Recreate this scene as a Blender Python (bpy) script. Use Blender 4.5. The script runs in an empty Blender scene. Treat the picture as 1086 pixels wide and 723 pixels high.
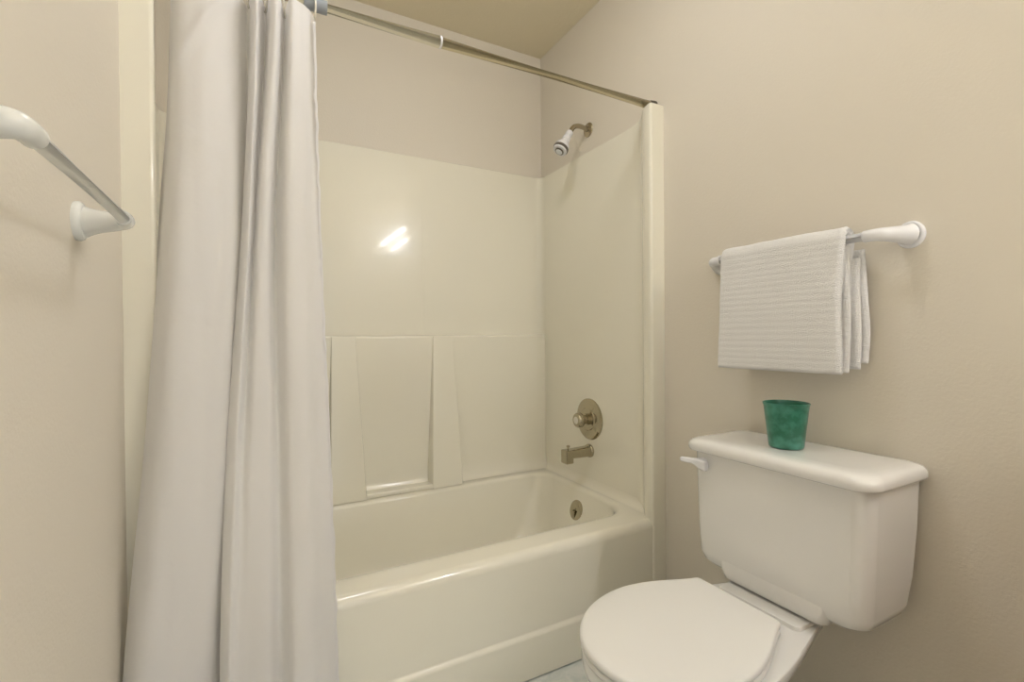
import bpy, bmesh, math, random
from mathutils import Vector, Matrix, noise
random.seed(7)
PI = math.pi
S = bpy.context.scene
COL = S.collection

# ------------------------------------------------------------------ camera
f_px = 504.1
yaw, pitch, roll = map(math.radians, (28.165, -0.497, -0.472))
fw = Vector((math.sin(yaw)*math.cos(pitch), math.cos(yaw)*math.cos(pitch), math.sin(pitch)))
r0 = Vector((math.cos(yaw), -math.sin(yaw), 0)); u0 = r0.cross(fw)
rt = r0*math.cos(roll) + u0*math.sin(roll); up = -r0*math.sin(roll) + u0*math.cos(roll)
cam_d = bpy.data.cameras.new('camera'); cam = bpy.data.objects.new('camera', cam_d); COL.objects.link(cam)
cam_d.sensor_width = 36.0; cam_d.sensor_fit = 'HORIZONTAL'; cam_d.lens = 36.0*f_px/1086.0
cam_d.clip_start = 0.02
CZ = 1.0125
cam.matrix_world = Matrix(((rt.x, up.x, -fw.x, 0), (rt.y, up.y, -fw.y, 0), (rt.z, up.z, -fw.z, CZ), (0, 0, 0, 1)))
S.camera = cam

# ------------------------------------------------------------------ light and exposure
W = bpy.data.worlds.new('hall_daylight'); S.world = W; W.use_nodes = True
W.node_tree.nodes['Background'].inputs[0].default_value = (0.93, 0.97, 1.0, 1)
W.node_tree.nodes['Background'].inputs[1].default_value = 1.05
TUBE_STRENGTH = 84.0
DOME_STRENGTH = 18.0
LAMP_COL = (1.0, 1.0, 1.03)
S.view_settings.view_transform = 'Standard'; S.view_settings.look = 'None'
S.view_settings.gamma = 1.0; S.view_settings.use_curve_mapping = False
S.view_settings.exposure = 0.17

# ------------------------------------------------------------------ dimensions
XL, XR = -0.237, 1.25            # room side walls
AL = -0.297                     # alcove end wall behind the left flange
FY, BY = 1.2075, 2.012          # tub front plane, back wall
YB = -1.15                      # wall behind the camera
CEIL = 2.385

# ------------------------------------------------------------------ materials
def mat(name, color, rough=0.5, metal=0.0, coat=0.0, spec=0.5, bump=None, vary=None, trans=None, sheen=0):
    m = bpy.data.materials.new(name); m.use_nodes = True
    nt = m.node_tree; b = nt.nodes['Principled BSDF']
    b.inputs['Base Color'].default_value = (*color, 1); b.inputs['Roughness'].default_value = rough
    b.inputs['Metallic'].default_value = metal; b.inputs['Coat Weight'].default_value = coat
    b.inputs['Coat Roughness'].default_value = 0.05; b.inputs['Specular IOR Level'].default_value = spec
    if sheen: b.inputs['Sheen Weight'].default_value = sheen
    tc = nt.nodes.new('ShaderNodeTexCoord')
    if vary:
        c2, scale, lo, hi = vary
        n = nt.nodes.new('ShaderNodeTexNoise'); n.inputs['Scale'].default_value = scale; n.inputs['Detail'].default_value = 6
        nt.links.new(tc.outputs['Object'], n.inputs['Vector'])
        r = nt.nodes.new('ShaderNodeValToRGB'); r.color_ramp.elements[0].position = lo; r.color_ramp.elements[1].position = hi
        r.color_ramp.elements[0].color = (*color, 1); r.color_ramp.elements[1].color = (*c2, 1)
        nt.links.new(n.outputs['Fac'], r.inputs['Fac']); nt.links.new(r.outputs['Color'], b.inputs['Base Color'])
    if bump:
        scale, dist, detail = bump
        n = nt.nodes.new('ShaderNodeTexNoise'); n.inputs['Scale'].default_value = scale; n.inputs['Detail'].default_value = detail
        nt.links.new(tc.outputs['Object'], n.inputs['Vector'])
        bp = nt.nodes.new('ShaderNodeBump'); bp.inputs['Strength'].default_value = 1.0; bp.inputs['Distance'].default_value = dist
        nt.links.new(n.outputs['Fac'], bp.inputs['Height']); nt.links.new(bp.outputs['Normal'], b.inputs['Normal'])
    if trans:
        tr = nt.nodes.new('ShaderNodeBsdfTranslucent'); tr.inputs['Color'].default_value = (*color, 1)
        mx = nt.nodes.new('ShaderNodeMixShader'); mx.inputs[0].default_value = trans
        nt.links.new(b.outputs[0], mx.inputs[1]); nt.links.new(tr.outputs[0], mx.inputs[2])
        nt.links.new(mx.outputs[0], nt.nodes['Material Output'].inputs['Surface'])
    return m

def emit(name, color, strength):
    m = bpy.data.materials.new(name); m.use_nodes = True
    b = m.node_tree.nodes['Principled BSDF']
    b.inputs['Base Color'].default_value = (0.9, 0.9, 0.9, 1)
    b.inputs['Emission Color'].default_value = (*color, 1); b.inputs['Emission Strength'].default_value = strength
    return m

M_WALL = mat('beige_wall_paint', (0.79, 0.733, 0.632), 0.55, bump=(170, 0.0006, 3), spec=0.35)
M_CEIL = mat('ceiling_paint', (0.80, 0.72, 0.54), 0.8, bump=(90, 0.0015, 4), spec=0.2)
M_TUB = mat('cream_fiberglass', (0.91, 0.875, 0.75), 0.16, coat=0.35, bump=(5, 0.0012, 1))
M_CAULK = mat('caulk', (0.62, 0.54, 0.42), 0.6)
M_CHINA = mat('vitreous_china', (0.86, 0.85, 0.825), 0.10, coat=0.5)
M_SEAT = mat('seat_plastic', (0.85, 0.838, 0.80), 0.28)
M_WHITEP = mat('white_plastic', (0.83, 0.83, 0.85), 0.25)
M_BAR = mat('white_enamel', (0.80, 0.82, 0.84), 0.22)
M_BAR2 = mat('cream_enamel', (0.80, 0.81, 0.78), 0.22)
M_CHROME = mat('chrome_dark_reflection', (0.46, 0.415, 0.31), 0.11, metal=1.0, bump=(30, 0.0003, 2))  # metal colour darkened to stand for dark olive-brown reflections
M_CHROMEB = mat('brushed_nickel', (0.44, 0.39, 0.29), 0.22, metal=1.0)
M_RODC = mat('rod_steel', (0.80, 0.77, 0.68), 0.16, metal=1.0)
M_RODB = mat('rod_steel_worn', (0.64, 0.57, 0.42), 0.20, metal=1.0)
M_SLEEVE = mat('grey_tape', (0.34, 0.37, 0.41), 0.4)
M_DARK = mat('dark_rubber', (0.10, 0.085, 0.06), 0.5)
M_GREYR = mat('grey_plastic', (0.12, 0.105, 0.085), 0.35)
M_CURT = mat('white_curtain_fabric', (0.90, 0.885, 0.88), 0.55, trans=0.30, sheen=0.2, bump=(14, 0.003, 3))
M_HEM = mat('curtain_hem', (0.92, 0.91, 0.91), 0.5, trans=0.12)
M_RING = mat('clear_plastic_ring', (0.74, 0.70, 0.60), 0.15)
M_TOWEL = mat('terry_cotton', (0.96, 0.95, 0.94), 0.95, spec=0.1, sheen=0.3, bump=(420, 0.004, 2))
M_CUP = mat('mottled_green_glass', (0.012, 0.13, 0.075), 0.28, coat=0.2, vary=((0.07, 0.29, 0.22), 34, 0.42, 0.72))
M_CUPIN = mat('dark_green_glass', (0.02, 0.15, 0.09), 0.3, vary=((0.06, 0.25, 0.18), 40, 0.45, 0.7))
M_TUBE = emit('lit_tube', LAMP_COL, TUBE_STRENGTH)
M_DOME = emit('lit_dome', LAMP_COL, DOME_STRENGTH)
M_TRIM = mat('door_trim_paint', (0.80, 0.77, 0.70), 0.4)

def floor_mat():
    m = mat('pale_vinyl_tile', (0.56, 0.60, 0.60), 0.25)
    nt = m.node_tree; b = nt.nodes['Principled BSDF']
    tc = nt.nodes.new('ShaderNodeTexCoord')
    n = nt.nodes.new('ShaderNodeTexNoise'); n.inputs['Scale'].default_value = 22; n.inputs['Detail'].default_value = 8; n.inputs['Distortion'].default_value = 1.2
    nt.links.new(tc.outputs['Object'], n.inputs['Vector'])
    r = nt.nodes.new('ShaderNodeValToRGB'); r.color_ramp.elements[0].position = 0.35; r.color_ramp.elements[1].position = 0.65
    r.color_ramp.elements[0].color = (0.68, 0.73, 0.71, 1); r.color_ramp.elements[1].color = (0.82, 0.84, 0.81, 1)
    nt.links.new(n.outputs['Fac'], r.inputs['Fac'])
    br = nt.nodes.new('ShaderNodeTexBrick'); br.offset = 0; br.inputs['Scale'].default_value = 1
    br.inputs['Brick Width'].default_value = 0.305; br.inputs['Row Height'].default_value = 0.305; br.inputs['Mortar Size'].default_value = 0.0025
    br.inputs['Mortar'].default_value = (0.25, 0.24, 0.21, 1)
    nt.links.new(tc.outputs['Object'], br.inputs['Vector'])
    nt.links.new(r.outputs['Color'], br.inputs['Color1']); nt.links.new(r.outputs['Color'], br.inputs['Color2'])
    nt.links.new(br.outputs['Color'], b.inputs['Base Color'])
    return m
M_FLOOR = floor_mat()

# ------------------------------------------------------------------ helpers
def obj(name, bm, m, parent=None, smooth=True, angle=40, recalc=True):
    if recalc: bmesh.ops.recalc_face_normals(bm, faces=bm.faces[:])
    me = bpy.data.meshes.new(name); bm.to_mesh(me); bm.free()
    for mm in (m if isinstance(m, (list, tuple)) else [m]): me.materials.append(mm)
    if smooth:
        for p in me.polygons: p.use_smooth = True
        me.set_sharp_from_angle(angle=math.radians(angle))
    o = bpy.data.objects.new(name, me); COL.objects.link(o)
    if smooth and len(me.polygons) < 6000:
        wn = o.modifiers.new('weighted_normals', 'WEIGHTED_NORMAL'); wn.keep_sharp = True
    if parent:
        o.parent = parent; o.matrix_parent_inverse = Matrix.Translation(parent.location).inverted()
    return o
def tag(o, label, cat, group=None):
    o['label'] = label; o['category'] = cat
    if group: o['group'] = group
    return o
def thing(name, label, cat, loc, group=None):
    o = bpy.data.objects.new(name, None); COL.objects.link(o); o.location = loc; o.empty_display_size = 0.05
    return tag(o, label, cat, group)
def struct(name, bm, m, **k):
    o = obj(name, bm, m, **k); o['kind'] = 'structure'; return o

def box(bm, x0, x1, y0, y1, z0, z1, bev=0.0, seg=2, mi=0):
    t = bmesh.new(); bmesh.ops.create_cube(t, size=1)
    for v in t.verts: v.co = Vector(((x0+x1)/2+v.co.x*(x1-x0), (y0+y1)/2+v.co.y*(y1-y0), (z0+z1)/2+v.co.z*(z1-z0)))
    if bev: bmesh.ops.bevel(t, geom=t.edges[:], offset=bev, segments=seg, profile=0.5, affect='EDGES')
    merge(bm, t, mi)
def merge(bm, t, mi=0, mtx=None):
    vm = {}
    for v in t.verts: vm[v] = bm.verts.new(mtx @ v.co if mtx else v.co)
    for f in t.faces:
        try: bm.faces.new([vm[v] for v in f.verts]).material_index = mi if mi else f.material_index
        except ValueError: pass
    t.free()
def loft(bm, loops, cap0=False, cap1=False, closed=True, mi=0):
    rows = [[bm.verts.new(p) for p in lp] for lp in loops]
    n = len(rows[0])
    for a, b in zip(rows, rows[1:]):
        for i in range(n if closed else n-1):
            j = (i+1) % n
            try: bm.faces.new((a[i], a[j], b[j], b[i])).material_index = mi
            except ValueError: pass
    if cap0: bm.faces.new(rows[0][::-1]).material_index = mi
    if cap1: bm.faces.new(rows[-1]).material_index = mi
    return rows
def rr(x0, x1, y0, y1, r, z, n=8):
    """rounded rectangle, 4*(n+1) points; r may be a 4-tuple (x1y1, x0y1, x0y0, x1y0)"""
    if not isinstance(r, (tuple, list)): r = (r,)*4
    pts = []
    for k, (cx, cy, sx, sy) in enumerate(((x1, y1, -1, -1), (x0, y1, 1, -1), (x0, y0, 1, 1), (x1, y0, -1, 1))):
        q = max(r[k], 1e-4)
        for i in range(n+1):
            a = PI/2*k + PI/2*i/n
            pts.append(Vector((cx+sx*q+q*math.cos(a), cy+sy*q+q*math.sin(a), z)))
    return pts
def frame(d):
    d = d.normalized(); a = Vector((0, 0, 1)) if abs(d.z) < 0.9 else Vector((1, 0, 0))
    u = d.cross(a).normalized(); return u, u.cross(d).normalized()
def tube(bm, pts, rad, n=20, cap=True, mi=0):
    pts = [Vector(p) for p in pts]
    if not isinstance(rad, (list, tuple)): rad = [rad]*len(pts)
    u = None; loops = []
    for i, p in enumerate(pts):
        d = (pts[min(i+1, len(pts)-1)]-pts[max(i-1, 0)]).normalized()
        if u is None: u, v = frame(d)
        else:
            u = (u-d*u.dot(d)).normalized(); v = d.cross(u)
        loops.append([p+(u*math.cos(2*PI*k/n)+v*math.sin(2*PI*k/n))*rad[i] for k in range(n)])
    loft(bm, loops, cap, cap, mi=mi)
def lathe(bm, base, axis, prof, n=32, cap0=True, cap1=True, sx=1.0, mi=0):
    """prof = [(dist along axis, radius)]"""
    base = Vector(base); axis = Vector(axis).normalized(); u, v = frame(axis)
    loft(bm, [[base+axis*h+(u*math.cos(2*PI*k/n)*sx+v*math.sin(2*PI*k/n))*max(r, 1e-4) for k in range(n)] for h, r in prof], cap0, cap1, mi=mi)
def catmull(pts, per=8):
    pts = [Vector(p) for p in pts]; out = []
    for i in range(len(pts)-1):
        p0 = pts[max(i-1, 0)]; p1 = pts[i]; p2 = pts[i+1]; p3 = pts[min(i+2, len(pts)-1)]
        for k in range(per):
            t = k/per
            out.append(0.5*((2*p1)+(p2-p0)*t+(2*p0-5*p1+4*p2-p3)*t*t+(3*p1-p0-3*p2+p3)*t**3))
    out.append(pts[-1]); return out
def prism(bm, poly0, poly1):
    loft(bm, [poly0, poly1], True, True)

# ------------------------------------------------------------------ room shell
T = 0.08
bm = bmesh.new(); box(bm, AL-T, XR+T, YB-T, BY+T, -T, 0); struct('floor', bm, M_FLOOR, smooth=False)
bm = bmesh.new(); box(bm, AL-T, XR+T, YB-T, BY+T, CEIL, CEIL+T); struct('ceiling', bm, M_CEIL, smooth=False)
bm = bmesh.new(); box(bm, XR, XR+T, YB-T, BY+T, 0, CEIL); struct('wall_right', bm, M_WALL, smooth=False)
bm = bmesh.new(); box(bm, AL-T, XR, BY, BY+T, 0, CEIL); struct('wall_back', bm, M_WALL, smooth=False)
bm = bmesh.new()
box(bm, AL-T, XL, YB-T, FY+0.012, 0, CEIL)
box(bm, AL-T, AL, FY+0.012, BY, 0, CEIL)
struct('wall_left', bm, M_WALL, smooth=False)
DX0, DX1, DZ = -0.12, 0.66, 2.04
bm = bmesh.new()
box(bm, XL, DX0, YB-T, YB, 0, CEIL); box(bm, DX1, XR, YB-T, YB, 0, CEIL); box(bm, DX0, DX1, YB-T, YB, DZ, CEIL)
struct('wall_front', bm, M_WALL, smooth=False)
bm = bmesh.new()
box(bm, DX0-0.06, DX0+0.012, YB, YB+0.015, 0, DZ+0.06, 0.003); box(bm, DX1-0.012, DX1+0.06, YB, YB+0.015, 0, DZ+0.06, 0.003)
box(bm, DX0+0.012, DX1-0.012, YB, YB+0.015, DZ-0.012, DZ+0.06, 0.003)
struct('trim_1', bm, M_TRIM)

# ------------------------------------------------------------------ bathtub with one-piece surround
tub = thing('bathtub', 'cream one-piece fibreglass bathtub with tall glossy shower surround', 'bathtub', (0.49, 1.6, 0))
PX0, PX1, PY = AL+0.012, XR-0.012, BY-0.012     # inner faces of the surround panels
RIM = 0.378
# basin and rim
bm = bmesh.new()
loops = []
OX0, OX1, OY0, OY1 = PX0, PX1, FY, PY
R0 = 0.004
loops.append(rr(OX0, OX1, OY0+0.004, OY1, R0, 0.14))
loops.append(rr(OX0, OX1, OY0+0.003, OY1, R0, RIM-0.030))
for a in range(0, 7):                      # rounded front edge of the rim
    t = PI/2*a/6; q = 0.026
    loops.append(rr(OX0, OX1, OY0+0.003+q*(1-math.cos(t)), OY1, R0, RIM-q+q*math.sin(t)))
ix0, ix1, iy0, iy1 = -0.20, 1.196, 1.325, 1.893
loops.append(rr(ix0-0.05, ix1+0.012, iy0-0.035, iy1+0.045, (0.07, 0.10, 0.10, 0.10), RIM+0.002))
for a in range(0, 7):                      # rolled lip into the basin
    t = PI/2*a/6; q = 0.022
    e = q*math.sin(t)
    loops.append(rr(ix0-0.022+e, ix1+0.004-e*0.9, iy0-0.018+e, iy1+0.022-e, (0.075, 0.11, 0.11, 0.11), RIM-q*(1-math.cos(t))))
for z, dl, dr, df, db, r in ((0.32, .035, .028, .010, .012, .085), (0.24, .09, .055, .022, .025, .095), (0.16, .15, .080, .036, .040, .11),
                             (0.115, .19, .098, .050, .055, .12), (0.092, .225, .125, .075, .08, .12), (0.082, .27, .17, .12, .12, .11), (0.078, .34, .25, .2, .2, .08)):
    loops.append(rr(ix0+dl, ix1-dr, iy0+df, iy1-db, r, z))
loft(bm, loops, False, True)
obj('tub_basin', bm, M_TUB, tub, angle=60)
# apron with its stepped toe panel
bm = bmesh.new()
prof = [(FY+0.020, 0.005), (FY-0.004, 0.005), (FY-0.005, 0.124), (FY-0.003, 0.131), (FY+0.002, 0.135), (FY+0.005, 0.141), (FY+0.004, 0.30), (FY+0.003, RIM-0.028), (FY+0.020, RIM-0.028)]
loft(bm, [[Vector((x, y, z)) for y, z in prof] for x in (XL+0.061, XR-0.061)], True, True)
obj('apron', bm, M_TUB, tub, angle=50)
# walls of the surround: U in plan with rounded corners
TOP = 1.792
def u_path(off, n=8):
    q = 0.035
    p = [Vector((PX0-off, FY+0.06, 0))]
    c = Vector((PX0+q, PY-q, 0))
    for i in range(n+1):
        a = PI - PI/2*i/n; p.append(c+Vector((math.cos(a), math.sin(a), 0))*(q+off))
    c = Vector((PX1-q, PY-q, 0))
    for i in range(n+1):
        a = PI/2 - PI/2*i/n; p.append(c+Vector((math.cos(a), math.sin(a), 0))*(q+off))
    p.append(Vector((PX1+off, FY+0.06, 0)))
    return p
bm = bmesh.new()
ui, uo = u_path(0.0), u_path(0.0115)
loft(bm, [[p+Vector((0, 0, RIM-0.03)) for p in ui], [p+Vector((0, 0, TOP-0.004)) for p in ui],
          [p*0.5+q*0.5+Vector((0, 0, TOP)) for p, q in zip(ui, uo)], [p+Vector((0, 0, TOP)) for p in uo]], closed=False)
obj('wall_panel', bm, M_TUB, tub, angle=60)
# cove where the end wall and back wall run down into the rim
bm = bmesh.new()
q = 0.030; lps = []
for i in range(7):
    a = PI/2*i/6
    lps.append([p+Vector((0, 0, RIM+0.0015+q-q*math.sin(a))) for p in u_path(-0.0004-q*(1-math.cos(a)))])
loft(bm, lps, closed=False)
obj('cove', bm, M_TUB, tub, angle=60)
# lower back wall: stands proud of the upper wall, with a ledge on top
LED = 1.022; PL = PY-0.030
bm = bmesh.new()
prof = [(PY+0.001, LED), (PL+0.010, LED), (PL+0.004, LED-0.002), (PL+0.001, LED-0.006), (PL, LED-0.012), (PL, 0.45), (PL-0.004, 0.42), (PL-0.014, 0.392), (PL-0.034, RIM+0.0035), (PY, RIM-0.01)]
loft(bm, [[Vector((x, y, z)) for y, z in prof] for x in (PX0+0.001, PX1-0.001)], True, True)
obj('lower_back_panel', bm, M_TUB, tub, angle=50)
# two leaning columns either side of the centre recess
def column(xs_top, xs_bot):
    bm = bmesh.new()
    (a, b), (c, d) = xs_top, xs_bot
    zt, zb = LED-0.004, RIM+0.002
    rows = []
    for i in range(7):
        t = i/6; z = zt+(zb-zt)*t
        l = a+(c-a)*t; r = b+(d-b)*t; fr = PL-0.003-0.062*t; dr = 0.006+0.010*t; q = min(0.006, 0.002+0.006*t)
        rows.append([Vector(p) for p in ((l-dr*0.3, PL+0.002, z), (l, fr+q, z), (l+q*0.3, fr+q*0.3, z), (l+q, fr, z), (r-q, fr, z), (r-q*0.3, fr+q*0.3, z), (r, fr+q, z), (r+dr*0.3, PL+0.002, z))])
    loft(bm, rows, True, True)
    obj('back_column', bm, M_TUB, tub, angle=50)
column((0.255, 0.345), (0.235, 0.372))
column((0.668, 0.758), (0.640, 0.776))
bm = bmesh.new()
box(bm, 0.370, 0.645, PL-0.060, PL+0.002, RIM, 0.398, 0.006, 3)
obj('soap_shelf', bm, M_TUB, tub)
# shallow raised field on the left half of the upper back wall
bm = bmesh.new()
rows = []
for z, e, g in ((LED+0.004, 0.0, 1), (LED+0.03, 0.0, 1), (1.36, 0.0, 1), (1.45, 0.001, .7), (1.60, 0.003, -.1)):
    rows.append([Vector(p) for p in ((-0.10, PY+0.001, z), (-0.08, PY-0.0014*g, z), (0.622-e, PY-0.0014*g, z), (0.634-e, PY-0.0010*g, z), (0.646-e, PY+0.001, z))])
loft(bm, rows, closed=False)
obj('raised_field', bm, M_TUB, tub, smooth=False)
# front flanges: the posts that close the surround at the room walls
def flange(s, xw, name='side_flange'):
    bm = bmesh.new()
    def P(dx, y): return (xw - s*dx, y)
    plan = [P(0.0005, FY), P(0.052, FY)]
    for i in range(1, 7):
        t = PI/2*i/6; q = 0.009
        plan.append(P(0.052+q*math.sin(t), FY+q*(1-math.cos(t))))
    plan += [P(0.060, FY+0.022), P(0.057, FY+0.036), P(0.049, FY+0.052), P(0.036, FY+0.068), P(0.024, FY+0.083), P(0.0165, FY+0.100), P(0.0128, FY+0.122), P(0.0118, FY+0.145), P(0.0005, FY+0.145)]
    zt = 1.808
    lo = [Vector((x, y, 0.001)) for x, y in plan]; hi = [Vector((x, y, zt-(y-FY)*0.12)) for x, y in plan]
    loft(bm, [lo, hi], True, True)
    obj(name, bm, M_TUB, tub, angle=35)
flange(1, XR)
def flange_left():
    bm = bmesh.new()
    xo, xi = XL, XL+0.056
    plan = [(xo, FY), (xi-0.009, FY)]
    for i in range(1, 7):
        t = PI/2*i/6; q = 0.009
        plan.append((xi-0.009+q*math.sin(t), FY+q*(1-math.cos(t))))
    plan += [(xi-0.002, FY+0.011), (xi-0.012, FY+0.0115), (xo, FY+0.0115)]
    lo = [Vector((x, y, 0.001)) for x, y in plan]; hi = [Vector((x, y, 1.808)) for x, y in plan]
    loft(bm, [lo, hi], True, True)
    obj('side_flange', bm, M_TUB, tub, angle=35)
flange_left()

# ------------------------------------------------------------------ shower fittings on the end wall
yv = 1.62
# shower head
sh = thing('showerhead', 'small white shower head on bent metal arm above the surround', 'shower head', (XR, 1.63, 1.888))
bm = bmesh.new()
lathe(bm, (XR, 1.63, 1.888), (-1, 0, 0), [(0, .030), (.003, .030), (.007, .026), (.010, .014)], 32)
obj('escutcheon', bm, M_CHROMEB, sh)
bm = bmesh.new()
arm = catmull([(XR-0.004, 1.63, 1.888), (1.222, 1.63, 1.893), (1.196, 1.63, 1.894), (1.173, 1.63, 1.885), (1.158, 1.63, 1.866), (1.150, 1.63, 1.852)], 8)
tube(bm, arm, 0.0098, 20); obj('shower_arm', bm, M_CHROMEB, sh)
ax = Vector((1.098-1.155, 0, 1.768-1.862)).normalized(); hb = Vector((1.155, 1.63, 1.862))
bm = bmesh.new()
lathe(bm, hb, ax, [(0, .012), (.004, .0145), (.020, .0150), (.023, .0128), (.028, .0128), (.031, .0165), (.046, .0180), (.049, .0155), (.053, .0165), (.072, .0285), (.078, .0305), (.086, .0305)], 32)
obj('head_body', bm, M_WHITEP, sh)
bm = bmesh.new(); lathe(bm, hb+ax*0.086, ax, [(0, .0318), (.003, .0325), (.009, .0320), (.011, .030)], 32); obj('grey_ring', bm, M_GREYR, sh)
bm = bmesh.new(); lathe(bm, hb+ax*0.097, ax, [(0, .0295), (.006, .0285), (.008, .026)], 32); obj('spray_ring', bm, M_WHITEP, sh)
bm = bmesh.new(); lathe(bm, hb+ax*0.105, ax, [(0, .0195), (.003, .0190), (.004, .0145)], 28); obj('grey_ring', bm, M_GREYR, sh)
bm = bmesh.new(); lathe(bm, hb+ax*0.109, ax, [(0, .0142), (.0015, .0135), (.002, .006)], 24); obj('spray_face', bm, M_BAR, sh)

# mixing valve
vz = 0.662
va = thing('shower_valve', 'round chrome mixing valve plate with knob on the tub end wall', 'valve', (PX1, yv, vz))
bm = bmesh.new()
lathe(bm, (PX1, yv, vz), (-1, 0, 0), [(0, .087), (.003, .087), (.006, .083), (.010, .066), (.0115, .050), (.0135, .048), (.0155, .046), (.016, .020)], 48)
obj('escutcheon', bm, M_CHROME, va)
bm = bmesh.new()
lathe(bm, (PX1-0.014, yv, vz), (-1, 0, 0), [(0, .024), (.012, .024), (.013, .020), (.026, .019), (.030, .027), (.036, .031), (.048, .031), (.055, .027), (.058, .018)], 32)
obj('valve_knob', bm, M_CHROME, va)
bm = bmesh.new()
lathe(bm, (PX1-0.066, yv, vz), (-1, 0, 0), [(-.004, .0155), (.006, .0155), (.008, .012)], 24)
obj('knob_cap', bm, M_RING, va)

# spout
sz = 0.527
sp = thing('tub_spout', 'chrome tub spout with pull-up diverter below the valve', 'spout', (PX1, yv, sz))
bm = bmesh.new()
loops = []
for x, h0, h1, w in ((PX1, -.027, .029, .029), (PX1-.007, -.027, .029, .029), (PX1-.010, -.024, .026, .026), (PX1-.012, -.020, .021, .023), (PX1-.06, -.019, .0195, .0225), (PX1-.110, -.018, .0175, .022)):
    lp = rr(-w, w, sz+h0, sz+h1, min(.030, w*0.98) if x > PX1-.0105 else .009, 0, 6)
    loops.append([Vector((x, yv+p.x, p.y)) for p in lp])
loft(bm, loops, True, True)
obj('spout_body', bm, M_CHROME, sp, angle=50)
bm = bmesh.new()
box(bm, PX1-.134, PX1-.098, yv-.0225, yv+.0225, sz-.038, sz+.0178, .005, 3)
obj('spout_outlet', bm, M_CHROME, sp)
bm = bmesh.new()
lathe(bm, (PX1-.112, yv, sz+.0165), (0, 0, 1), [(0, .003), (.010, .003), (.011, .007), (.017, .0075), (.019, .005)], 20)
obj('diverter_knob', bm, M_CHROME, sp)

# overflow plate on the basin end wall
ov = thing('overflow_plate', 'small round chrome overflow plate with trip lever inside the tub', 'overflow plate', (1.164, 1.605, 0.288))
oa = Vector((-1, 0, 0.28)).normalized(); ob = Vector((1.166, 1.612, 0.288))
bm = bmesh.new(); lathe(bm, ob, oa, [(-0.012, .042), (.008, .042), (.011, .038), (.013, .022), (.0135, .004)], 36); obj('plate', bm, M_CHROME, ov)
bm = bmesh.new()
tube(bm, [ob+oa*.010+Vector((0, 0, .004)), ob+oa*.020+Vector((0, 0, -.004)), ob+oa*.021+Vector((0, 0, -.020)), ob+oa*.018+Vector((0, 0, -.032))], [.006, .007, .006, .0045], 14)
obj('trip_lever', bm, M_CHROMEB, ov)

# ------------------------------------------------------------------ curtain rod
RY, RZ = 1.252, 1.8255
rod = thing('shower_rod', 'metal tension rod spanning the alcove above the tub', 'curtain rod', (0.49, RY, RZ))
bm = bmesh.new(); tube(bm, [(AL+.004, RY, RZ), (0.452, RY, RZ)], 0.0155, 28); obj('outer_tube', bm, M_RODC, rod)
bm = bmesh.new(); tube(bm, [(0.452, RY, RZ), (XR-.010, RY, RZ)], 0.0142, 28); obj('inner_tube', bm, M_RODB, rod)
bm = bmesh.new(); lathe(bm, (0.4515, RY, RZ), (1, 0, 0), [(-.001, .0160), (.004, .0161), (.005, .015)], 28); obj('joint_collar', bm, M_WHITEP, rod)
bm = bmesh.new(); lathe(bm, (0.108, RY, RZ), (1, 0, 0), [(0, .01565), (.052, .01565)], 28); obj('tape_band', bm, M_SLEEVE, rod)
for x, s in ((XR, -1), (AL, 1)):
    bm = bmesh.new(); lathe(bm, (x, RY, RZ), (s, 0, 0), [(0.0005, .0175), (.008, .0175), (.012, .0168), (.020, .0162)], 24); obj('end_cap', bm, M_DARK, rod)

# ------------------------------------------------------------------ shower curtain
K = [
[(-0.152, 1.285), (-0.1834, 1.25), (-0.1988, 1.195), (-0.2253, 1.175)],
[(-0.1556, 1.245), (-0.1712, 1.21), (-0.2012, 1.17), (-0.2345, 1.135)],
[(-0.1328, 1.205), (-0.1454, 1.17), (-0.1681, 1.13), (-0.2031, 1.095)],
[(-0.0991, 1.2), (-0.1049, 1.165), (-0.1344, 1.125), (-0.1608, 1.095)],
[(-0.0658, 1.215), (-0.0692, 1.175), (-0.0996, 1.135), (-0.1252, 1.105)],
[(-0.0343, 1.235), (-0.0387, 1.19), (-0.0631, 1.15), (-0.093, 1.125)],
[(-0.0126, 1.285), (-0.0257, 1.25), (-0.0576, 1.195), (-0.0735, 1.175)],
[(-0.0046, 1.235), (-0.0283, 1.2), (-0.0603, 1.16), (-0.0753, 1.125)],
[(0.0084, 1.2), (-0.0134, 1.17), (-0.0421, 1.13), (-0.059, 1.095)],
[(0.0246, 1.265), (-0.0028, 1.2), (-0.029, 1.145), (-0.0465, 1.105)],
[(0.0348, 1.205), (0.0045, 1.17), (-0.0115, 1.135), (-0.0266, 1.105)],
[(0.0519, 1.2), (0.0245, 1.17), (0.0185, 1.14), (0.0125, 1.1)],
[(0.0649, 1.265), (0.0388, 1.21), (0.0372, 1.16), (0.0361, 1.13)],
[(0.0755, 1.205), (0.0582, 1.17), (0.0599, 1.13), (0.0599, 1.095)],
[(0.1003, 1.215), (0.0952, 1.175), (0.0918, 1.13), (0.0965, 1.095)],
[(0.1185, 1.235), (0.1191, 1.195), (0.1188, 1.15), (0.1252, 1.115)],
[(0.1301, 1.225), (0.134, 1.2), (0.1441, 1.16), (0.1514, 1.135)]]
ZL = [1.767, 1.257, 0.775, 0.315]
CT, CB = 1.797, 0.06
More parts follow.
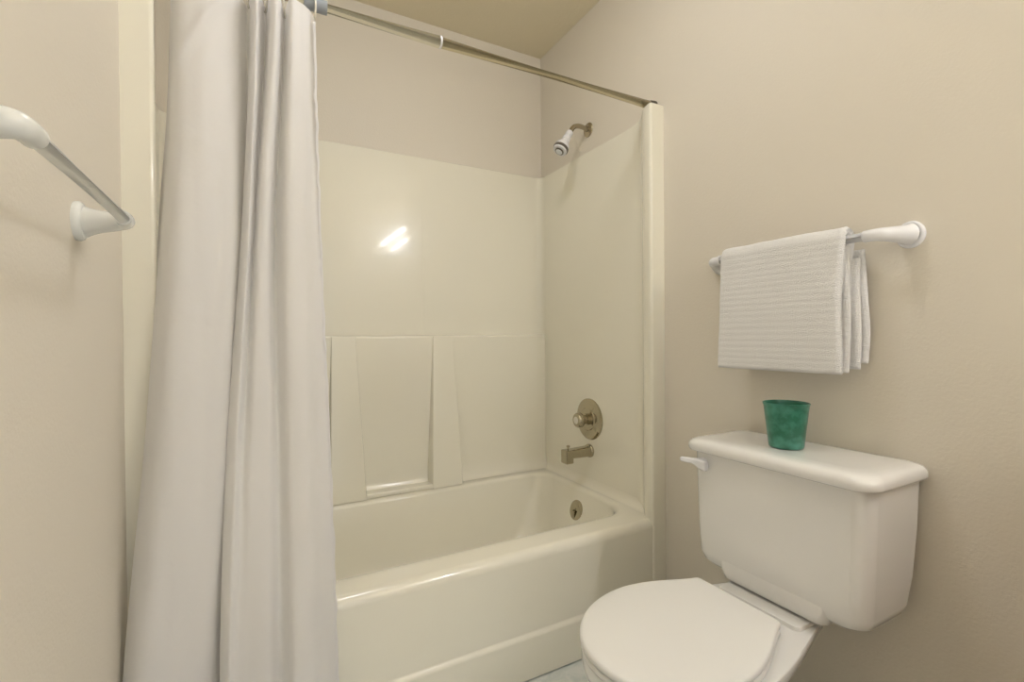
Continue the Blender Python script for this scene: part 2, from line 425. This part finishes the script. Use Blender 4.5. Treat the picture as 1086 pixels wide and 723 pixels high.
def lev(col, z):
    """smooth interpolation of a fold line down the curtain (z from top to hem)"""
    if z >= ZL[0]: return Vector(col[0])
    for i in range(3):
        if z >= ZL[i+1]:
            t = (ZL[i]-z)/(ZL[i]-ZL[i+1])
            p1, p2 = Vector(col[i]), Vector(col[i+1]); p0 = Vector(col[max(i-1, 0)]); p3 = Vector(col[min(i+2, 3)])
            return 0.5*((2*p1)+(p2-p0)*t+(2*p0-5*p1+4*p2-p3)*t*t+(3*p1-p0-3*p2+p3)*t**3)
    t = (ZL[3]-z)/(ZL[2]-ZL[3]); return Vector(col[3])+(Vector(col[3])-Vector(col[2]))*t
NZ = 150
curt = thing('shower_curtain', 'white fabric shower curtain bunched at the left end of the rod', 'shower curtain', (-0.03, 1.12, CB))
bm = bmesh.new(); rows = []; edge = []
for iz in range(NZ+1):
    z = CT+(CB-CT)*iz/NZ
    ctrl = [lev(c, z) for c in K]
    line = catmull([(p.x, p.y, z) for p in ctrl], 7)
    n = len(line); row = []
    for i, p in enumerate(line):
        s = i/(n-1)
        w = noise.noise(Vector((s*9.0, z*1.6, 3.1)))*0.005 + noise.noise(Vector((s*22+z*1.5, z*4.0, 8.7)))*0.0022
        # packing creases: faint horizontal ridges
        for zc in (1.42, 1.06, 0.70, 0.36):
            w -= 0.0016*math.exp(-((z-zc-0.012*math.sin(s*14))/0.006)**2)
        zz = z-0.030*max(0, (s-0.93)/0.07)**1.5*max(0, (z-1.5)/(CT-1.5))
        k = max(0.0, (s-0.965)/0.035)                     # puckered side hem
        w += k*0.0035*noise.noise(Vector((z*38, 1.7, 0)))
        x = p.x + k*0.0030*noise.noise(Vector((z*26, 9.2, 0)))
        yy = p.y+w
        # the curtain hangs outside the tub: keep it in front of the rim
        if z < RIM+0.05: yy = min(yy, FY-0.018)
        row.append(Vector((x, yy, zz)))
    # diagonal tension fold at the upper left, running down from the top hook
    rows.append(row); edge.append(row[-1])
d0, d1 = Vector((-0.062, 0, 1.75)), Vector((-0.138, 0, 1.60))
dv = (d1-d0).normalized(); dl = (d1-d0).length
for row in rows:
    for p in row:
        q = Vector((p.x, 0, p.z))-d0; a = q.dot(dv)/dl; e = (q-dv*q.dot(dv)).length
        if -0.15 < a < 1.25:
            fall = max(0, min(1, (a+0.15)*5))*max(0, min(1, (1.25-a)*3))
            p.y -= 0.010*math.exp(-(e/0.010)**2)*fall
vr = [[bm.verts.new(p) for p in row] for row in rows]
for a, b in zip(vr, vr[1:]):
    for i in range(len(a)-1): bm.faces.new((a[i], a[i+1], b[i+1], b[i]))
obj('curtain_panel', bm, M_CURT, curt, angle=180)
bm = bmesh.new()
rows2 = []
for p in edge:
    w = 0.0048+0.0016*noise.noise(Vector((p.z*40, 0, 4)))
    rows2.append([p+Vector((dx, dy, 0)) for dx, dy in ((-w, -.0016), (-.002, -.0026), (.0012, -.0012), (.0012, .0012), (-.002, .0022), (-w, .0016))])
loft(bm, rows2, True, True)
obj('side_hem', bm, M_CURT, curt, angle=60)
# rings
def ring_mesh():
    bm = bmesh.new(); N, n = 36, 10; R, r = 0.0335, 0.0024
    loft(bm, [[Vector(((r*math.sin(2*PI*j/n)), (R+r*math.cos(2*PI*j/n))*math.cos(2*PI*i/N)*0.72, (R+r*math.cos(2*PI*j/n))*math.sin(2*PI*i/N))) for j in range(n)] for i in range(N+1)])
    bmesh.ops.remove_doubles(bm, verts=bm.verts[:], dist=1e-5)
    return bm
ring0 = obj('curtain_ring', ring_mesh(), M_RING)
ring_labels = ['clear plastic curtain ring at the loose right edge of the curtain',
 'clear plastic curtain ring second from the right edge of the curtain',
 'clear plastic curtain ring third from the right edge of the curtain',
 'clear plastic curtain ring fourth from the right edge of the curtain',
 'clear plastic curtain ring second from the left edge of the curtain',
 'clear plastic curtain ring at the far left edge of the curtain']
for i, (x, tl) in enumerate(((0.126, 14), (0.066, -8), (0.026, 6), (-0.010, -5), (-0.066, 5), (-0.142, -6))):
    o = ring0 if i == 0 else ring0.copy()
    if i: COL.objects.link(o)
    o.location = (x, RY-0.001, RZ+0.0158-0.0335+0.0022); o.rotation_euler = (0, 0, math.radians(tl))
    tag(o, ring_labels[i], 'curtain ring', 'rings on the shower rod')

# ------------------------------------------------------------------ towel bars
def towel_bar(name, label, wall_x, s, ya, ybb, z, stand, m, rail=0.0108, tip=0.0128, insets=(0.030, 0.030)):
    """s = +1 the bar stands off towards +x"""
    t = thing(name, label, 'towel bar', (wall_x, (ya+ybb)/2, z))
    xb = wall_x+s*stand
    for y, d, inset in ((ya, 1, insets[0]), (ybb, -1, insets[1])):
        bm = bmesh.new()
        lathe(bm, (wall_x, y, z), (s, 0, 0), [(0, .029), (.004, .0295), (.008, .028), (.011, .0235)], 36, sx=0.92)
        base = Vector((wall_x+s*0.008, y, z))
        pts = catmull([base, (wall_x+s*stand*0.35, y+d*inset*0.22, z), (wall_x+s*stand*0.72, y+d*inset*0.62, z), (xb-s*0.003, y+d*inset*1.0, z), (xb, y+d*(inset+.016), z), (xb, y+d*(inset+.026), z)], 7)
        n = len(pts); rad = []
        for i in range(n):
            k = i/(n-1)
            rad.append(0.0245*(1-k)**2.6+tip*(1-(1-k)**2.6))
        tube(bm, pts, rad, 28)
        obj('bracket', bm, m, t, angle=60)
    bm = bmesh.new(); tube(bm, [(xb, ya+insets[0]+.02, z), (xb, ybb-insets[1]-.02, z)], rail, 24)
    obj('rail', bm, m, t)
    return t
towel_bar('towel_bar', 'white towel bar on the right wall above the toilet tank', XR, -1, 0.500, 0.978, 1.226, 0.072, M_WHITEP)
towel_bar('towel_bar', 'empty white towel bar on the left wall beside the curtain', XL, 1, 0.534, 0.934, 1.191, 0.066, M_BAR2, 0.0080, 0.0106, (0.006, 0.028))

# ------------------------------------------------------------------ towel
tw = thing('towel', 'folded white ribbed terry towel draped over the right towel bar', 'towel', (XR-0.072, 0.75, 0.915))
XB = XR-0.072; ZB = 1.226
def towel_layer(name, y0, y1, path, th, seed, groove=True, sag=0.0, lean=0.0):
    """path = list of (x, z) down the middle of the layer; cross-section is a fat rounded slab with a groove along its near edge"""
    pts = catmull([(x, 0, z) for x, z in path], 12)
    # resample
    L = [0]
    for a, b in zip(pts, pts[1:]): L.append(L[-1]+(b-a).length)
    N = int(L[-1]/0.0032); samp = []
    j = 0
    for i in range(N+1):
        d = L[-1]*i/N
        while j < len(L)-2 and L[j+1] < d: j += 1
        t = (d-L[j])/max(1e-9, L[j+1]-L[j]); samp.append((pts[j].lerp(pts[j+1], t), d))
    NY = 56
    bm = bmesh.new(); loops = []
    for i, (p, d) in enumerate(samp):
        a = samp[max(i-1, 0)][0]; b = samp[min(i+1, N)][0]; tg = (b-a).normalized()
        nrm = Vector((tg.z, 0, -tg.x))
        endk = min(1.0, min(d, L[-1]-d)/(th*0.6)); tk = th*0.5*math.sqrt(max(0.02, 1-(1-endk)**2))
        rib = 0.0026*math.sqrt(abs(math.sin(d*PI/0.0150+0.8*noise.noise(Vector((d*9, seed, 0))))))
        ye = y0+0.006*noise.noise(Vector((d*7, seed, 1.3)))+lean*(d/L[-1]); yf = y1+0.006*noise.noise(Vector((d*6, seed, 5.3)))
        lp = []
        def disp(y, side):
            v = Vector((d*9, y*9, seed+side*3.0))
            c = noise.noise(v)*0.0050+noise.noise(v*3.3)*0.0018
            v2 = noise.noise(Vector((y*260+seed, d*260, side)))*0.0010
            return rib+c*side+v2
        for k in range(NY+1):                        # outer face
            y = ye+(yf-ye)*k/NY
            rim = min(1, min(y-ye, yf-y)/0.008); ro = math.sqrt(max(0, 1-(1-rim)**2))
            lp.append(p+Vector((0, y, 0))+nrm*((tk+disp(y, 1))*(0.35+0.65*ro)))
        if groove: lp.append(p+Vector((0, yf+0.002, 0)))
        for k in range(NY, -1, -1):
            y = ye+(yf-ye)*k/NY
            rim = min(1, min(y-ye, yf-y)/0.008); ro = math.sqrt(max(0, 1-(1-rim)**2))
            lp.append(p+Vector((0, y, 0))-nrm*((tk+disp(y, -1)*0.6)*(0.35+0.65*ro)))
        if groove: lp.append(p+Vector((0, ye+0.007, 0)))
        loops.append(lp)
    loft(bm, loops, True, True)
    return obj(name, bm, M_TOWEL, tw, angle=75)
r1 = 0.0108+0.0105
arc = [(XB+r1*math.cos(a), ZB+r1*math.sin(a)) for a in [PI*(1-i/6) for i in range(7)]]
fx = XB-r1
towel_layer('front_fold', 0.588, 0.903, [(fx-.012, .922), (fx-.012, 1.00), (fx-.008, 1.10), (fx-.002, 1.19)]+arc+[(XB+r1-.003, 1.19), (XB+r1-.008, 1.12), (XB+r1-.010, 1.06)], 0.0165, 1.0)
towel_layer('inner_flap', 0.583, 0.895, [(XB-.006, .925), (XB-.004, 1.05), (XB-.003, 1.16), (XB-.0025, ZB-0.013)], 0.010, 4.0, groove=False)
towel_layer('back_flap', 0.578, 0.895, [(XB+.027, .932), (XB+.0265, 1.00), (XB+.026, 1.10), (XB+.025, 1.185)], 0.011, 6.0, groove=False)
towel_layer('back_flap', 0.572, 0.890, [(XB+.0475, .945), (XB+.047, 1.05), (XB+.043, 1.15), (XB+.0375, 1.205)], 0.010, 9.0, groove=False)

# ------------------------------------------------------------------ toilet
TY = 0.698
to = thing('toilet', 'cream two-piece toilet with closed lid against the right wall', 'toilet', (0.9, TY, 0))
def egg(x0, xw, x1, hw, bw, z, cy=TY, n=28, nb=8, r=0.012):
    """bowl outline: rounded front at x0, widest at xw, straight back edge x1 of half-width bw"""
    pts = []
    half = []
    for i in range(n+1):                              # front quarter: from tip round to widest
        a = PI/2*i/n
        half.append((xw-(xw-x0)*math.cos(a), hw*math.sin(a)**0.96))
    for i in range(1, n+1):                           # widest to the back corner
        t = i/n
        x = xw+(x1-r-xw)*t
        half.append((x, bw+(hw-bw)*math.cos(t*PI/2)**1.15 if t < 1 else bw))
    for i in range(1, nb+1):
        a = PI/2*i/nb; half.append((x1-r+r*math.sin(a), bw-r+r*math.cos(a)))
    up_ = [Vector((x, cy+h, z)) for x, h in half]; dn = [Vector((x, cy-h, z)) for x, h in reversed(half[1:])]
    return up_+dn
BR = 0.382
bm = bmesh.new(); loops = []
# x0, xw, x1, hw, bw, z
for a in ((.660, .80, 1.12, .108, .105, 0.0), (.655, .80, 1.12, .112, .108, 0.012), (.665, .80, 1.115, .105, .103, 0.03), (.672, .80, 1.10, .098, .096, 0.10), (.660, .80, 1.08, .100, .090, 0.17),
          (.620, .78, 1.03, .120, .070, 0.23), (.582, .765, 1.01, .142, .062, 0.29), (.563, .755, 1.015, .157, .064, 0.322), (.553, .752, 1.045, .165, .074, 0.343), (.550, .752, 1.075, .168, .086, 0.353),
          (.548, .752, 1.105, .170, .098, 0.362), (.548, .752, 1.110, .170, .100, BR-.004), (.551, .752, 1.108, .167, .098, BR)):
    loops.append(egg(*a))
loft(bm, loops, True, True)
obj('bowl', bm, M_CHINA, to, angle=55)
bm = bmesh.new()
L_ = [rr(1.000, 1.105, TY-.101, TY+.101, .012, z) for z in (BR-.002, BR+.006)]+[rr(1.0015, 1.1035, TY-.0995, TY+.0995, .011, BR+.0085), rr(1.004, 1.101, TY-.097, TY+.097, .010, BR+.0093)]
loft(bm, L_, True, True); obj('tank_deck', bm, M_CHINA, to)
def slab(name, x0, x1, hw, bw, z0, z1, e, m):
    bm = bmesh.new(); loops = []
    xw = 0.752
    for dz, i in ((0, e), (e*.3, e*.3), (e, 0)): loops.append(egg(x0+i, xw, x1-i*.6, hw-i, bw-i*.6, z0+dz))
    for dz, i in ((e, 0), (e*.3, e*.3), (0, e), (-.0006, e*2.2), (-.0016, e*6)): loops.append(egg(x0+i, xw, x1-i*.6, hw-i, bw-i*.6, z1-dz if dz >= 0 else z1-dz))
    for lp in loops:
        for p in lp: p.y += 0.042*(p.x-0.58)
    loft(bm, loops, True, True); return obj(name, bm, m, to, angle=60)
slab('seat', .546, .960, .169, .108, BR+.002, BR+.013, .004, M_SEAT)
slab('seat_lid', .543, .958, .171, .110, BR+.0175, BR+.0325, .0055, M_SEAT)
for s in (-1, 1):
    bm = bmesh.new(); box(bm, .952, .978, TY+.015+s*.072-.016, TY+.015+s*.072+.016, BR-.001, BR+.019, .005, 3); obj('seat_hinge', bm, M_SEAT, to)
# tank
KY = 0.690
bm = bmesh.new()
loops = []
for z, x0, h, r, xb in ((.402, 1.085, .118, .03, 1.18), (.405, 1.064, .150, .03, 1.185), (.412, 1.049, .180, .032, 1.19), (.423, 1.039, .1965, .034, 1.197), (.442, 1.034, .203, .034, 1.206), (.50, 1.032, .2065, .034, 1.222), (.60, 1.031, .210, .034, 1.233), (.708, 1.030, .213, .034, 1.236)):
    loops.append(rr(x0, xb, KY-h, KY+h, (.01, r, r, .01), z))
loft(bm, loops, True, True)
loops = []
for z, x0, h, r in ((.392, 1.058, .113, .015), (.3945, 1.044, .120, .018), (.400, 1.036, .125, .020), (.412, 1.0325, .129, .022), (.424, 1.0330, .136, .024), (.440, 1.0342, .142, .026), (.460, 1.037, .15, .026)):
    loops.append(rr(x0, 1.21, KY-h, KY+h, (.01, r, r, .01), z))
loft(bm, loops, True, True)
obj('tank', bm, M_CHINA, to, angle=50)
bm = bmesh.new(); loops = []
for z, i in ((.7065, .014), (.7068, .006), (.709, .002), (.714, 0), (.722, 0), (.729, .0025), (.7345, .008), (.7375, .016), (.7392, .028), (.740, .05)):
    loops.append(rr(1.012+i, 1.245-i*0.4, KY-.228+i, KY+.228-i, (.02, .040, .040, .02), z, 10))
loft(bm, loops, True, True); obj('tank_lid', bm, M_CHINA, to, angle=60)
# flush lever
lv = thing('x', 'x', 'x', (0, 0, 0)); bpy.data.objects.remove(lv)
bm = bmesh.new()
ly = KY+.172; lz = .680
lathe(bm, (1.031, ly, lz), (-1, 0, 0), [(0, .012), (.010, .012), (.012, .010)], 24)
lps = []
for k, (y, x, h, w) in enumerate(((ly-.019, 1.019, .010, .005), (ly-.016, 1.017, .0135, .0075), (ly-.002, 1.016, .0140, .0085), (ly+.012, 1.014, .0095, .0075), (ly+.020, 1.010, .0070, .0065), (ly+.030, 1.002, .0070, .006), (ly+.041, .995, .0060, .005), (ly+.043, .994, .0045, .004))):
    dz = -.006*max(0, (ly+.016-y)/.036)+.006*max(0, (y-ly)/.066)
    lp = rr(-w, w, -h, h, min(w, h)*.7, 0, 4); lps.append([Vector((x+p.x, y, lz+dz+p.y)) for p in lp])
loft(bm, lps, True, True)
obj('flush_lever', bm, M_WHITEP, to, angle=50)

# ------------------------------------------------------------------ cup
cup = thing('votive_cup', 'mottled green glass cup standing on the toilet tank lid', 'cup', (1.125, 0.700, .740))
bm = bmesh.new()
lathe(bm, (1.125, .700, .740), (0, 0, 1), [(.0005, .034), (.003, .0372), (.008, .0385), (.05, .0428), (.095, .0480), (.102, .0488), (.106, .0508), (.1085, .0508), (.109, .0490), (.105, .0470)], 48, True, False)
obj('outer_wall', bm, M_CUP, cup)
bm = bmesh.new()
lathe(bm, (1.125, .700, .740), (0, 0, 1), [(.105, .0470), (.095, .0452), (.05, .0400), (.012, .0355), (.010, .032)], 48, False, True)
obj('inner_wall', bm, M_CUPIN, cup)

# ------------------------------------------------------------------ lamps (out of frame, behind and beside the camera)
vl = thing('wall_lamp', 'two-tube strip lamp high on the right wall beside the camera', 'wall lamp', (XR, -0.65, 1.86))
bm = bmesh.new(); box(bm, XR-.05, XR, -1.10, -.20, 1.86, 2.06, .008); obj('lamp_housing', bm, M_TRIM, vl)
for z, y0, y1 in ((2.03, -1.08, -.26), (1.90, -.62, -.20)):
    bm = bmesh.new(); tube(bm, [(XR-.075, y0, z), (XR-.075, y1, z)], .014, 18); obj('lamp_tube', bm, M_TUBE, vl)
cl = thing('ceiling_lamp', 'round white dome lamp on the ceiling just outside the tub', 'ceiling lamp', (.50, .96, CEIL))
bm = bmesh.new(); lathe(bm, (.50, .96, CEIL), (0, 0, -1), [(0, .16), (.02, .16), (.025, .15)], 36); obj('lamp_base', bm, M_TRIM, cl)
bm = bmesh.new(); lathe(bm, (.50, .96, CEIL-.02), (0, 0, -1), [(0, .145), (.02, .142), (.045, .12), (.065, .08), (.075, .03), (.077, .004)], 36); obj('lamp_dome', bm, M_DOME, cl)

# ------------------------------------------------------------------ vanity beside the camera (out of frame), added to block light and warm the tank side
M_WOOD = mat('honey_oak', (0.42, 0.22, 0.085), 0.4, vary=((0.55, 0.32, 0.14), 7, 0.35, 0.65))
M_TOP = mat('cultured_marble', (0.80, 0.76, 0.66), 0.2, coat=0.3)
vn = thing('shade_vanity', 'honey oak bathroom vanity with pale counter top, unseen, added to shade the toilet tank side', 'shade_vanity', (1.0, -.35, 0))
bm = bmesh.new(); box(bm, .755, XR-.001, -.85, .160, .09, .79, .003); box(bm, .82, XR-.001, -.84, .150, .001, .09); obj('cabinet', bm, M_WOOD, vn)
bm = bmesh.new(); box(bm, .725, XR-.001, -.865, .170, .79, .825, .008, 3); box(bm, XR-.022, XR-.001, -.865, .170, .825, .92, .004); obj('counter_top', bm, M_TOP, vn)
for y0, y1 in ((-.82, -.52), (-.50, -.19), (-.17, .14)):
    bm = bmesh.new(); box(bm, .738, .7545, y0, y1, .13, .75, .004); d = obj('door', bm, M_WOOD, vn)
    bm = bmesh.new(); lathe(bm, (.738, y0+.03, .68), (-1, 0, 0), [(0, .006), (.012, .006), (.016, .014), (.024, .012)], 20); obj('knob', bm, M_CHROMEB, d)
